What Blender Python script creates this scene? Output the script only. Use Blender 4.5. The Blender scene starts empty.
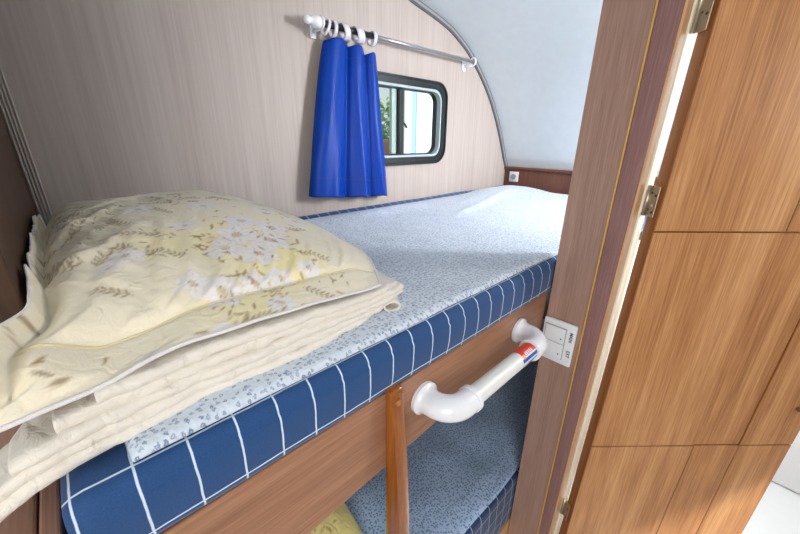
import bpy, bmesh, math, random
from mathutils import Vector, Matrix, noise
random.seed(7)
C = bpy.context.scene.collection
PI = math.pi
sc = bpy.context.scene

# ------------------------------------------------------------------ materials
def new_mat(name):
    m = bpy.data.materials.new(name); m.use_nodes = True
    nt = m.node_tree
    b = nt.nodes['Principled BSDF']
    return m, nt, b

def N(nt, t, **kw):
    n = nt.nodes.new(t)
    for k, v in kw.items():
        setattr(n, k, v)
    return n

def srgb(r, g, b):
    f = lambda c: (c/255/12.92) if c/255 <= 0.04045 else ((c/255+0.055)/1.055)**2.4
    return (f(r), f(g), f(b), 1)

def plain(name, rgb, rough=0.5, metal=0.0, bump=0, bscale=200, spec=0.5, coat=0):
    m, nt, b = new_mat(name)
    b.inputs['Base Color'].default_value = srgb(*rgb)
    b.inputs['Roughness'].default_value = rough
    b.inputs['Metallic'].default_value = metal
    b.inputs['Specular IOR Level'].default_value = spec
    b.inputs['Coat Weight'].default_value = coat
    tc = N(nt, 'ShaderNodeTexCoord')
    no = N(nt, 'ShaderNodeTexNoise'); no.inputs['Scale'].default_value = bscale; no.inputs['Detail'].default_value = 3
    nt.links.new(tc.outputs['Object'], no.inputs['Vector'])
    # a little colour variation keeps it from looking synthetic
    hs = N(nt, 'ShaderNodeMix', data_type='RGBA', blend_type='MULTIPLY'); hs.inputs[0].default_value = 0.12
    hs.inputs[6].default_value = srgb(*rgb)
    nt.links.new(no.outputs['Color'], hs.inputs[7])
    if not metal:
        mr = N(nt, 'ShaderNodeMapRange'); mr.inputs[3].default_value = 0.9; mr.inputs[4].default_value = 1.06
        nt.links.new(no.outputs['Fac'], mr.inputs[0])
        nt.links.new(mr.outputs[0], hs.inputs[7])
        hs.inputs[0].default_value = 0.6
        nt.links.new(hs.outputs[2], b.inputs['Base Color'])
    if bump:
        bp = N(nt, 'ShaderNodeBump'); bp.inputs['Strength'].default_value = bump; bp.inputs['Distance'].default_value = 0.002
        nt.links.new(no.outputs['Fac'], bp.inputs['Height'])
        nt.links.new(bp.outputs[0], b.inputs['Normal'])
    return m

def wood(name, dark, mid, light, grain='Z', scale=1.0, rough=0.4, contrast=0.2, stretch=0.035, coat=0.0, wide=14):
    m, nt, b = new_mat(name)
    tc = N(nt, 'ShaderNodeTexCoord')
    mp = N(nt, 'ShaderNodeMapping')
    s = [1, 1, 1]; s['XYZ'.index(grain)] = stretch
    mp.inputs['Scale'].default_value = s
    nt.links.new(tc.outputs['Object'], mp.inputs['Vector'])
    n1 = N(nt, 'ShaderNodeTexNoise'); n1.inputs['Scale'].default_value = wide*scale; n1.inputs['Detail'].default_value = 6; n1.inputs['Distortion'].default_value = 0.6
    n2 = N(nt, 'ShaderNodeTexNoise'); n2.inputs['Scale'].default_value = 230*scale; n2.inputs['Detail'].default_value = 4; n2.inputs['Roughness'].default_value = 0.7
    mp2 = N(nt, 'ShaderNodeMapping'); s2 = [1, 1, 1]; s2['XYZ'.index(grain)] = 0.03
    mp2.inputs['Scale'].default_value = s2
    nt.links.new(tc.outputs['Object'], mp2.inputs['Vector'])
    nt.links.new(mp.outputs[0], n1.inputs['Vector']); nt.links.new(mp2.outputs[0], n2.inputs['Vector'])
    ad = N(nt, 'ShaderNodeMath', operation='MULTIPLY_ADD'); ad.inputs[1].default_value = 0.55
    nt.links.new(n2.outputs['Fac'], ad.inputs[0])
    ml = N(nt, 'ShaderNodeMath', operation='MULTIPLY'); ml.inputs[1].default_value = 0.45
    nt.links.new(n1.outputs['Fac'], ml.inputs[0]); nt.links.new(ml.outputs[0], ad.inputs[2])
    cr = N(nt, 'ShaderNodeValToRGB')
    e = cr.color_ramp.elements
    e[0].position = 0.5-contrast; e[0].color = srgb(*dark)
    e[1].position = 0.5+contrast; e[1].color = srgb(*light)
    k = e.new(0.5); k.color = srgb(*mid)
    nt.links.new(ad.outputs[0], cr.inputs[0]); nt.links.new(cr.outputs[0], b.inputs['Base Color'])
    b.inputs['Roughness'].default_value = rough
    b.inputs['Coat Weight'].default_value = coat; b.inputs['Coat Roughness'].default_value = 0.15
    bp = N(nt, 'ShaderNodeBump'); bp.inputs['Strength'].default_value = 0.12; bp.inputs['Distance'].default_value = 0.001
    nt.links.new(n2.outputs['Fac'], bp.inputs['Height']); nt.links.new(bp.outputs[0], b.inputs['Normal'])
    return m

def grid_cloth(name, blue, white, su, sv, ou, ov, width=0.0026):
    """Navy cloth woven with a white window-pane check, laid out along the cloth's own UV (metres)."""
    m, nt, b = new_mat(name)
    uv = N(nt, 'ShaderNodeUVMap')
    sx = N(nt, 'ShaderNodeSeparateXYZ'); nt.links.new(uv.outputs[0], sx.inputs[0])
    no = N(nt, 'ShaderNodeTexNoise'); no.inputs['Scale'].default_value = 45; no.inputs['Detail'].default_value = 2
    nt.links.new(uv.outputs[0], no.inputs['Vector'])
    outs = []
    for i, (s, o) in enumerate(((su, ou), (sv, ov))):
        w = N(nt, 'ShaderNodeMath', operation='MULTIPLY_ADD'); w.inputs[1].default_value = 0.0018; w.inputs[2].default_value = -0.0009 - o
        nt.links.new(no.outputs['Fac'], w.inputs[0])
        a = N(nt, 'ShaderNodeMath', operation='ADD'); nt.links.new(sx.outputs[i], a.inputs[0]); nt.links.new(w.outputs[0], a.inputs[1])
        p = N(nt, 'ShaderNodeMath', operation='PINGPONG'); p.inputs[1].default_value = s/2
        nt.links.new(a.outputs[0], p.inputs[0])
        mr = N(nt, 'ShaderNodeMapRange', interpolation_type='SMOOTHSTEP')
        mr.inputs[1].default_value = width*0.22; mr.inputs[2].default_value = width*0.5; mr.inputs[3].default_value = 1; mr.inputs[4].default_value = 0
        nt.links.new(p.outputs[0], mr.inputs[0]); outs.append(mr.outputs[0])
    mx = N(nt, 'ShaderNodeMath', operation='MAXIMUM'); nt.links.new(outs[0], mx.inputs[0]); nt.links.new(outs[1], mx.inputs[1])
    n2 = N(nt, 'ShaderNodeTexNoise'); n2.inputs['Scale'].default_value = 700; nt.links.new(uv.outputs[0], n2.inputs['Vector'])
    va = N(nt, 'ShaderNodeMix', data_type='RGBA')
    va.inputs[6].default_value = srgb(*[int(c*0.72) for c in blue]); va.inputs[7].default_value = srgb(*[min(255, int(c*1.22)) for c in blue])
    nt.links.new(n2.outputs['Fac'], va.inputs[0])
    mix = N(nt, 'ShaderNodeMix', data_type='RGBA'); mix.inputs[7].default_value = srgb(*white)
    nt.links.new(va.outputs[2], mix.inputs[6]); nt.links.new(mx.outputs[0], mix.inputs[0])
    nt.links.new(mix.outputs[2], b.inputs['Base Color'])
    b.inputs['Roughness'].default_value = 0.75; b.inputs['Sheen Weight'].default_value = 0.15
    bp = N(nt, 'ShaderNodeBump'); bp.inputs['Strength'].default_value = 0.25; bp.inputs['Distance'].default_value = 0.001
    nt.links.new(n2.outputs['Fac'], bp.inputs['Height']); nt.links.new(bp.outputs[0], b.inputs['Normal'])
    return m

def sprig_cloth(name, base, mark, mark2, scale=105):
    """Pale blue seersucker printed with tiny blue sprigs."""
    m, nt, b = new_mat(name)
    uv = N(nt, 'ShaderNodeUVMap')
    v = N(nt, 'ShaderNodeTexVoronoi', feature='F1', voronoi_dimensions='2D'); v.inputs['Scale'].default_value = scale; v.inputs['Randomness'].default_value = 0.85
    wn = N(nt, 'ShaderNodeTexNoise'); wn.inputs['Scale'].default_value = 320; wn.inputs['Detail'].default_value = 1
    nt.links.new(uv.outputs[0], wn.inputs['Vector'])
    mixv = N(nt, 'ShaderNodeMix', data_type='VECTOR'); mixv.inputs[0].default_value = 0.0045
    nt.links.new(uv.outputs[0], mixv.inputs[4]); nt.links.new(wn.outputs['Color'], mixv.inputs[5])
    nt.links.new(mixv.outputs[1], v.inputs['Vector'])
    r1 = N(nt, 'ShaderNodeMapRange', interpolation_type='SMOOTHSTEP'); r1.inputs[1].default_value = 0.24; r1.inputs[2].default_value = 0.38; r1.inputs[3].default_value = 1; r1.inputs[4].default_value = 0
    nt.links.new(v.outputs['Distance'], r1.inputs[0])
    # not every cell carries a sprig
    sc_ = N(nt, 'ShaderNodeSeparateColor'); nt.links.new(v.outputs['Color'], sc_.inputs[0])
    gt = N(nt, 'ShaderNodeMath', operation='GREATER_THAN'); gt.inputs[1].default_value = 0.25; nt.links.new(sc_.outputs[0], gt.inputs[0])
    m1 = N(nt, 'ShaderNodeMath', operation='MULTIPLY'); nt.links.new(r1.outputs[0], m1.inputs[0]); nt.links.new(gt.outputs[0], m1.inputs[1])
    # pale centre of the larger blossoms
    r2 = N(nt, 'ShaderNodeMapRange'); r2.inputs[1].default_value = 0.08; r2.inputs[2].default_value = 0.14; r2.inputs[3].default_value = 0.35; r2.inputs[4].default_value = 1
    nt.links.new(v.outputs['Distance'], r2.inputs[0])
    m2 = N(nt, 'ShaderNodeMath', operation='MULTIPLY'); nt.links.new(m1.outputs[0], m2.inputs[0]); nt.links.new(r2.outputs[0], m2.inputs[1])
    ck = N(nt, 'ShaderNodeMix', data_type='RGBA'); ck.inputs[6].default_value = srgb(*mark); ck.inputs[7].default_value = srgb(*mark2)
    nt.links.new(sc_.outputs[1], ck.inputs[0])
    mix = N(nt, 'ShaderNodeMix', data_type='RGBA'); mix.inputs[6].default_value = srgb(*base)
    nt.links.new(ck.outputs[2], mix.inputs[7]); nt.links.new(m2.outputs[0], mix.inputs[0])
    nt.links.new(mix.outputs[2], b.inputs['Base Color'])
    b.inputs['Roughness'].default_value = 0.85; b.inputs['Sheen Weight'].default_value = 0.2
    v2 = N(nt, 'ShaderNodeTexVoronoi', voronoi_dimensions='2D'); v2.inputs['Scale'].default_value = 190; nt.links.new(uv.outputs[0], v2.inputs['Vector'])
    bp = N(nt, 'ShaderNodeBump'); bp.inputs['Strength'].default_value = 0.45; bp.inputs['Distance'].default_value = 0.0025
    nt.links.new(v2.outputs['Distance'], bp.inputs['Height']); nt.links.new(bp.outputs[0], b.inputs['Normal'])
    return m

def print_cloth(name):
    """Cotton whose floral print is stored as the mesh's colour attribute."""
    m, nt, b = new_mat(name)
    at = N(nt, 'ShaderNodeAttribute', attribute_name='print')
    nt.links.new(at.outputs['Color'], b.inputs['Base Color'])
    b.inputs['Roughness'].default_value = 0.6; b.inputs['Sheen Weight'].default_value = 0.2
    tc = N(nt, 'ShaderNodeTexCoord')
    no = N(nt, 'ShaderNodeTexNoise'); no.inputs['Scale'].default_value = 60; no.inputs['Detail'].default_value = 5; no.inputs['Distortion'].default_value = 1.0
    nt.links.new(tc.outputs['Object'], no.inputs['Vector'])
    bp = N(nt, 'ShaderNodeBump'); bp.inputs['Strength'].default_value = 0.55; bp.inputs['Distance'].default_value = 0.006
    nt.links.new(no.outputs['Fac'], bp.inputs['Height']); nt.links.new(bp.outputs[0], b.inputs['Normal'])
    return m

def soft_cloth(name, rgb, scale=60, strength=0.5, rough=0.7, stretch=(1, 1, 1), sheen=0.2):
    m, nt, b = new_mat(name)
    b.inputs['Base Color'].default_value = srgb(*rgb); b.inputs['Roughness'].default_value = rough; b.inputs['Sheen Weight'].default_value = sheen
    tc = N(nt, 'ShaderNodeTexCoord'); mp = N(nt, 'ShaderNodeMapping'); mp.inputs['Scale'].default_value = stretch
    nt.links.new(tc.outputs['Object'], mp.inputs['Vector'])
    no = N(nt, 'ShaderNodeTexNoise'); no.inputs['Scale'].default_value = scale; no.inputs['Detail'].default_value = 4; no.inputs['Distortion'].default_value = 0.8
    nt.links.new(mp.outputs[0], no.inputs['Vector'])
    bp = N(nt, 'ShaderNodeBump'); bp.inputs['Strength'].default_value = strength; bp.inputs['Distance'].default_value = 0.005
    nt.links.new(no.outputs['Fac'], bp.inputs['Height']); nt.links.new(bp.outputs[0], b.inputs['Normal'])
    return m

def wall_mat(name):
    """Pale greyish beige wall panel with fine vertical wood-print streaks."""
    m, nt, b = new_mat(name)
    tc = N(nt, 'ShaderNodeTexCoord'); mp = N(nt, 'ShaderNodeMapping'); mp.inputs['Scale'].default_value = (1, 1, 0.02)
    nt.links.new(tc.outputs['Object'], mp.inputs['Vector'])
    n1 = N(nt, 'ShaderNodeTexNoise'); n1.inputs['Scale'].default_value = 150; n1.inputs['Detail'].default_value = 6; n1.inputs['Roughness'].default_value = 0.65
    n2 = N(nt, 'ShaderNodeTexNoise'); n2.inputs['Scale'].default_value = 22; n2.inputs['Detail'].default_value = 3
    nt.links.new(mp.outputs[0], n1.inputs['Vector']); nt.links.new(mp.outputs[0], n2.inputs['Vector'])
    ad = N(nt, 'ShaderNodeMath', operation='MULTIPLY_ADD'); ad.inputs[1].default_value = 0.6
    nt.links.new(n1.outputs['Fac'], ad.inputs[0])
    ml = N(nt, 'ShaderNodeMath', operation='MULTIPLY'); ml.inputs[1].default_value = 0.4
    nt.links.new(n2.outputs['Fac'], ml.inputs[0]); nt.links.new(ml.outputs[0], ad.inputs[2])
    cr = N(nt, 'ShaderNodeValToRGB'); e = cr.color_ramp.elements
    e[0].position = 0.28; e[0].color = srgb(162, 148, 140); e[1].position = 0.72; e[1].color = srgb(190, 180, 173)
    k = e.new(0.5); k.color = srgb(178, 166, 159)
    nt.links.new(ad.outputs[0], cr.inputs[0]); nt.links.new(cr.outputs[0], b.inputs['Base Color'])
    b.inputs['Roughness'].default_value = 0.5
    return m

M = {}
M['wall'] = wall_mat('wall_streak')
M['shell'] = plain('white_laminate', (224, 234, 240), 0.24, bscale=30)
M['trim'] = plain('grey_plastic_profile', (150, 152, 156), 0.35, bscale=60)
M['trim_dark'] = plain('dark_profile', (92, 95, 102), 0.4, bscale=60)
M['panel'] = wood('brown_panel_wood', (128, 96, 84), (160, 126, 112), (186, 154, 138), 'Z', 1.3)
M['jamb'] = wood('reddish_jamb_wood', (110, 76, 72), (138, 100, 96), (164, 124, 120), 'Z', 1.6)
M['band'] = wood('tan_edge_band', (190, 140, 98), (208, 160, 116), (222, 178, 136), 'Z', 1.0)
M['gold'] = plain('gold_bead', (208, 162, 88), 0.35, bscale=150)
M['door'] = wood('honey_door_wood', (152, 98, 56), (190, 134, 86), (216, 166, 116), 'Z', 1.0, rough=0.48, coat=0.0, stretch=0.05, wide=22, contrast=0.15)
M['door_edge'] = wood('door_edge_wood', (116, 66, 24), (138, 84, 34), (156, 100, 46), 'Z', 1.0)
M['cream'] = plain('cream_infill', (238, 230, 208), 0.5)
M['board'] = wood('front_board_wood', (112, 74, 52), (150, 106, 80), (178, 134, 106), 'X', 1.1, rough=0.4)
M['ledge'] = wood('ledge_wood', (150, 110, 90), (186, 144, 122), (212, 172, 150), 'Y', 1.1, rough=0.4)
M['dark_wood'] = wood('dark_wardrobe_wood', (44, 24, 8), (62, 36, 14), (78, 48, 22), 'Z', 1.0, rough=0.7)
M['head'] = wood('headboard_wood', (84, 50, 38), (112, 70, 54), (134, 88, 70), 'Z', 1.2, rough=0.35)
M['varnish'] = wood('varnished_rail_wood', (104, 50, 10), (146, 80, 18), (178, 108, 34), 'Z', 1.0, rough=0.22, coat=0.6)
M['peg'] = wood('peg_wood', (140, 84, 24), (180, 118, 44), (206, 146, 70), 'Y', 2, rough=0.3)
M['plastic'] = plain('white_plastic', (236, 238, 244), 0.22, bscale=40, coat=0.3)
M['bar'] = plain('bar_plastic', (226, 228, 226), 0.4, bscale=60)
M['white'] = plain('switch_white', (232, 234, 240), 0.3, bscale=60)
M['grey_mark'] = plain('grey_print', (92, 94, 104), 0.5)
M['fitting_grey'] = plain('socket_grey', (150, 154, 162), 0.4)  # even grey of the switch surround and socket well
M['red'] = plain('red_sticker', (226, 58, 36), 0.4)
M['blue_sticker'] = plain('blue_sticker', (30, 88, 176), 0.4)
M['orange'] = plain('orange_sticker', (240, 150, 60), 0.4)
M['metal'] = plain('hinge_metal', (176, 164, 148), 0.32, metal=0.85)
M['hole'] = plain('screw_hole', (70, 56, 44), 0.6)
M['screw'] = plain('screw_metal', (206, 200, 190), 0.3, metal=0.8)
M['rod'] = plain('rod_grey', (156, 158, 164), 0.3, metal=0.6)
M['rod_dark'] = plain('rod_sleeve', (34, 36, 44), 0.4)
M['ring'] = plain('ring_white', (214, 212, 218), 0.4)
M['frame'] = plain('window_frame_dark', (16, 28, 27), 0.35)
M['reveal'] = plain('window_inner_frame', (170, 184, 192), 0.4)
M['sash'] = plain('window_sash', (168, 190, 186), 0.4)
M['curtain'] = soft_cloth('blue_curtain_cloth', (0, 58, 156), 35, 0.25, 0.42, (1, 1, 0.25), 0.0)
M['curtain'].node_tree.nodes['Principled BSDF'].inputs['Specular IOR Level'].default_value = 0.22
M['curtain_hem'] = soft_cloth('blue_curtain_hem', (2, 44, 136), 300, 0.2, 0.5)
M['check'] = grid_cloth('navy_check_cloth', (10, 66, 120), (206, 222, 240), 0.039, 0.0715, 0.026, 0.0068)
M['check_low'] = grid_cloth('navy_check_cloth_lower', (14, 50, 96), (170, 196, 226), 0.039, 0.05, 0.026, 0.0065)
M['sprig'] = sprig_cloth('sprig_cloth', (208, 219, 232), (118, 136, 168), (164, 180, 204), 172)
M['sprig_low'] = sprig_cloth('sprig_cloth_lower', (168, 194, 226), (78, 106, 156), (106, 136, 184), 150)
M['pillow'] = print_cloth('floral_cotton')
M['piping'] = soft_cloth('white_piping_cloth', (226, 222, 224), 300, 0.3)
M['quilt'] = soft_cloth('cream_quilt_cloth', (228, 221, 210), 55, 0.7, 0.6, (1.4, 1, 1))
M['floor'] = plain('pale_vinyl', (214, 208, 200), 0.4, bscale=8)
M['grey_soft'] = plain('bath_white', (228, 230, 232), 0.35, bscale=10)

def glass_mat():
    m, nt, b = new_mat('window_glass')
    out = nt.nodes['Material Output']; nt.nodes.remove(b)
    tr = N(nt, 'ShaderNodeBsdfTransparent'); tr.inputs[0].default_value = (0.93, 0.97, 0.96, 1)
    gl = N(nt, 'ShaderNodeBsdfGlossy'); gl.inputs['Roughness'].default_value = 0.02
    fr = N(nt, 'ShaderNodeFresnel'); fr.inputs[0].default_value = 1.45
    mx = N(nt, 'ShaderNodeMixShader')
    ge = N(nt, 'ShaderNodeNewGeometry'); iv = N(nt, 'ShaderNodeMath', operation='SUBTRACT'); iv.inputs[0].default_value = 1
    nt.links.new(ge.outputs['Backfacing'], iv.inputs[1])           # reflect at the outer faces only: a thin pane has no inner mirror
    mu = N(nt, 'ShaderNodeMath', operation='MULTIPLY'); nt.links.new(fr.outputs[0], mu.inputs[0]); nt.links.new(iv.outputs[0], mu.inputs[1])
    nt.links.new(mu.outputs[0], mx.inputs[0]); nt.links.new(tr.outputs[0], mx.inputs[1]); nt.links.new(gl.outputs[0], mx.inputs[2])
    nt.links.new(mx.outputs[0], out.inputs['Surface'])
    return m
M['glass'] = glass_mat()

# ------------------------------------------------------------------ objects
LOC = {}
def empty(name, loc, label=None, cat=None, kind=None, rotz=0):
    o = bpy.data.objects.new(name, None); C.objects.link(o)
    o.location = loc; o.rotation_euler = (0, 0, rotz); o.empty_display_size = 0.05
    tag(o, label, cat, kind)
    return o

def tag(o, label=None, cat=None, kind=None, group=None):
    if label: o['label'] = label
    if cat: o['category'] = cat
    if kind: o['kind'] = kind
    if group: o['group'] = group
    return o

def world_of(o):
    m = Matrix.Identity(4)
    while o is not None:
        m = (Matrix.Translation(o.location) @ o.rotation_euler.to_matrix().to_4x4()) @ m
        o = o.parent
    return m

def obj(name, bm, mat, parent=None, loc=None, smooth=False, local=False):
    """Link bm (built in world coordinates unless local) as one mesh object."""
    me = bpy.data.meshes.new(name)
    o = bpy.data.objects.new(name, me); C.objects.link(o)
    if parent is not None:
        o.parent = parent
    if loc is not None:
        o.location = loc
    if not local:
        bm.transform(world_of(o).inverted())
    bm.normal_update(); bm.to_mesh(me); bm.free()
    for m in (mat if isinstance(mat, (list, tuple)) else [mat]):
        me.materials.append(m)
    if smooth:
        for p in me.polygons: p.use_smooth = True
        if smooth is not True:
            me.set_sharp_from_angle(angle=math.radians(smooth))
    return o

def add_box(bm, x0, x1, y0, y1, z0, z1, bev=0.0, seg=2, mi=0):
    t = bmesh.new()
    bmesh.ops.create_cube(t, size=1)
    for v in t.verts:
        v.co = Vector(((x0+x1)/2+v.co.x*(x1-x0), (y0+y1)/2+v.co.y*(y1-y0), (z0+z1)/2+v.co.z*(z1-z0)))
    if bev:
        bmesh.ops.bevel(t, geom=t.edges[:], offset=bev, segments=seg, affect='EDGES', profile=0.5)
    merge(bm, t, mi); return bm

def merge(bm, t, mi=0):
    mp = {}
    for v in t.verts: mp[v] = bm.verts.new(v.co)
    for f in t.faces:
        try:
            g = bm.faces.new([mp[v] for v in f.verts]); g.material_index = mi; g.smooth = f.smooth
        except ValueError: pass
    t.free()

def box(*a, **k):
    return add_box(bmesh.new(), *a, **k)

def add_tube(bm, pts, rad, seg=20, caps=True, mi=0):
    """Round tube through pts; rad is a number or a list."""
    pts = [Vector(p) for p in pts]; n = len(pts)
    r = rad if isinstance(rad, (list, tuple)) else [rad]*n
    T = [(pts[min(i+1, n-1)]-pts[max(i-1, 0)]).normalized() for i in range(n)]
    up = Vector((0, 0, 1)) if abs(T[0].z) < 0.9 else Vector((0, 1, 0))
    a = T[0].cross(up).normalized(); rings = []
    for i in range(n):
        a = (a - T[i]*a.dot(T[i])).normalized(); b = T[i].cross(a)
        rings.append([bm.verts.new(pts[i]+(a*math.cos(2*PI*k/seg)+b*math.sin(2*PI*k/seg))*r[i]) for k in range(seg)])
    for i in range(n-1):
        for k in range(seg):
            f = bm.faces.new([rings[i][k], rings[i][(k+1) % seg], rings[i+1][(k+1) % seg], rings[i+1][k]]); f.material_index = mi; f.smooth = True
    if caps:
        f = bm.faces.new(rings[0][::-1]); f.material_index = mi
        f = bm.faces.new(rings[-1]); f.material_index = mi
    return bm

def tube(*a, **k): return add_tube(bmesh.new(), *a, **k)

def add_surface(bm, fn, nu, nv, uvfn=None, mi=0, closed_v=False):
    """Grid of fn(u, v), u and v in 0..1, with UV from uvfn(u, v, p)."""
    V = [[bm.verts.new(fn(i/nu, j/nv)) for j in range(nv+(0 if closed_v else 1))] for i in range(nu+1)]
    uvl = bm.loops.layers.uv.verify() if uvfn else None
    for i in range(nu):
        for j in range(nv):
            j2 = (j+1) % len(V[0]) if closed_v else j+1
            f = bm.faces.new([V[i][j], V[i+1][j], V[i+1][j2], V[i][j2]]); f.smooth = True; f.material_index = mi
            if uvl:
                for l, (a, b) in zip(f.loops, ((i, j), (i+1, j), (i+1, j+1), (i, j+1))):
                    l[uvl].uv = uvfn(a/nu, b/nv)
    return V

def prism(poly, axis, a, b, bev=0, bm=None):
    """Extrude a polygon of 2-D points along axis from a to b."""
    t = bmesh.new()
    def P(p, s):
        if axis == 'X': return (s, p[0], p[1])
        if axis == 'Y': return (p[0], s, p[1])
        return (p[0], p[1], s)
    A = [t.verts.new(P(p, a)) for p in poly]; B = [t.verts.new(P(p, b)) for p in poly]
    n = len(poly)
    t.faces.new(A); t.faces.new(B[::-1])
    for i in range(n):
        t.faces.new([A[i], B[i], B[(i+1) % n], A[(i+1) % n]])
    bmesh.ops.recalc_face_normals(t, faces=t.faces[:])
    if bev:
        bmesh.ops.bevel(t, geom=t.edges[:], offset=bev, segments=2, affect='EDGES', profile=0.5)
    if bm is None: return t
    merge(bm, t); return bm

def smooth_steps(x, a, b):
    t = max(0.0, min(1.0, (x-a)/(b-a))); return t*t*(3-2*t)

def lerp(a, b, t): return a+(b-a)*t

def rrect(x0, x1, z0, z1, r, n=8):
    P = []
    for cx, cz, a0 in ((x1-r, z1-r, 0), (x0+r, z1-r, 90), (x0+r, z0+r, 180), (x1-r, z0+r, 270)):
        for k in range(n+1):
            a = math.radians(a0+90*k/n); P.append((cx+r*math.cos(a), cz+r*math.sin(a)))
    return P

def ring_prism(outer, inner, y0, y1, bm=None):
    """Frame between two matching loops in the xz plane."""
    bm = bm or bmesh.new(); n = len(outer)
    L = [[bm.verts.new((p[0], y, p[1])) for p in loop] for loop, y in ((outer, y0), (outer, y1), (inner, y1), (inner, y0))]
    for a in range(4):
        A, B = L[a], L[(a+1) % 4]
        for i in range(n):
            f = bm.faces.new([A[i], A[(i+1) % n], B[(i+1) % n], B[i]])
    bmesh.ops.recalc_face_normals(bm, faces=bm.faces[:])
    return bm

# ------------------------------------------------------------------ setting
YW = 1.005                      # inner face of the window wall
PROF = [(1.83, -1.35), (1.838, -0.9), (1.825, -0.5), (1.795, -0.25), (1.762, -0.137), (1.734, -0.092), (1.700, -0.03), (1.655, 0.045), (1.605, 0.118),
        (1.548, 0.188), (1.485, 0.250), (1.415, 0.307), (1.342, 0.357), (1.280, 0.387), (1.219, 0.412), (1.13, 0.434), (1.039, 0.452), (0.95, 0.47), (0.85, 0.487)]
ROOF = [(0.85, 0.487), (0.7, 0.505), (0.5, 0.517), (0.3, 0.52), (-1.3, 0.52)]
def smooth_line(P, n=6):
    out = []
    for i in range(len(P)-1):
        p0, p1, p2, p3 = P[max(i-1, 0)], P[i], P[i+1], P[min(i+2, len(P)-1)]
        for k in range(n):
            t = k/n
            out.append(tuple(0.5*((2*p1[d])+(-p0[d]+p2[d])*t+(2*p0[d]-5*p1[d]+4*p2[d]-p3[d])*t*t+(-p0[d]+3*p1[d]-3*p2[d]+p3[d])*t**3) for d in (0, 1)))
    out.append(P[-1]); return out
SP = smooth_line(PROF, 5); SR = smooth_line(ROOF, 4)

def offset_line(P, d):
    out = []
    for i, p in enumerate(P):
        a, b = P[max(i-1, 0)], P[min(i+1, len(P)-1)]
        tx, tz = b[0]-a[0], b[1]-a[1]; l = math.hypot(tx, tz)
        out.append((p[0]+d*tz/l, p[1]-d*tx/l))
    return out

def shell(name, line, y0, y1, mat, th=0.03):
    o = obj(name, prism(line+offset_line(line, th)[::-1], 'Y', y0, y1), mat, smooth=30)
    return tag(o, kind='structure')
shell('wall_front', SP, -1.25, YW+0.03, M['shell'])
shell('ceiling', SR, -1.25, YW+0.03, M['shell'])

# window wall with its rounded window hole
WX0, WX1, WZ0, WZ1 = 0.705, 1.212, -0.098, 0.206
def wall_with_hole():
    cu = bpy.data.curves.new('w', 'CURVE'); cu.dimensions = '2D'; cu.fill_mode = 'BOTH'; cu.extrude = 0.015
    inset = [(x-0.004, z) for x, z in SP]
    outline = [(-1.3, -1.35)]+[p for p in inset if True]+[(x, z-0.002) for x, z in SR[1:]]
    for loop in (outline, rrect(WX0+0.022, WX1-0.022, WZ0+0.022, WZ1-0.022, 0.05)):
        s = cu.splines.new('POLY'); s.points.add(len(loop)-1); s.use_cyclic_u = True
        for p, q in zip(s.points, loop): p.co = (q[0], q[1], 0, 1)
    t = bpy.data.objects.new('w', cu); C.objects.link(t)
    bpy.context.view_layer.update()
    me = bpy.data.meshes.new_from_object(t.evaluated_get(bpy.context.evaluated_depsgraph_get()))
    bpy.data.objects.remove(t); bpy.data.curves.remove(cu)
    bm = bmesh.new(); bm.from_mesh(me); bpy.data.meshes.remove(me)
    for v in bm.verts: v.co = Vector((v.co.x, YW+0.0155-v.co.z, v.co.y))
    bmesh.ops.recalc_face_normals(bm, faces=bm.faces[:])
    return bm
tag(obj('wall_left', wall_with_hole(), M['wall']), kind='structure')

# grey profile that covers the joint between wall and curved shell
arch = [p for p in SP if p[1] > -0.14]+SR[1:10]
t1 = empty('trim_1', (1.75, YW, -0.14), kind='structure')
obj('cover_strip', prism(offset_line(arch, -0.001)+offset_line(arch, -0.019)[::-1], 'Y', YW-0.009, YW-0.0003), M['trim'], t1, smooth=30)
obj('gasket', prism(offset_line(arch, -0.0195)+offset_line(arch, -0.025)[::-1], 'Y', YW-0.006, YW-0.0003), M['trim_dark'], t1, smooth=30)
obj('gasket', prism(offset_line(arch, -0.008)+offset_line(arch, -0.011)[::-1], 'Y', YW-0.0105, YW-0.0092), M['trim_dark'], t1, smooth=30)

t2 = empty('trim_2', (-0.04, YW, -0.22), kind='structure')
bm = bmesh.new()
for k in range(4): add_box(bm, -0.0495+k*0.0052, -0.0462+k*0.0052, YW-0.0034, YW-0.0003, -0.22, 0.51, 0.001)
obj('ribbed_strip', bm, M['wall'], t2)
tag(obj('floor', box(-1.3, 1.86, -1.25, YW+0.03, -1.40, -1.352), M['floor']), kind='structure')

# opposite wall, with a side window opening; an added lamp lights the far bunk
bm = bmesh.new()
for a_ in ((-1.3, 1.0, -1.35, 0.52), (1.62, 1.86, -1.35, 0.52), (1.0, 1.62, -1.35, -0.25), (1.0, 1.62, 0.28, 0.52)):
    add_box(bm, a_[0], a_[1], -1.30, -1.2502, a_[2], a_[3])
tag(obj('wall_right', bm, M['wall']), kind='structure')

# low partition added behind the post to keep lamp light off the lower bunk
tag(obj('wall_light_block', box(0.795, 1.775, 0.255, 0.268, -1.35, -0.335), M['cream']), kind='structure')

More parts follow.
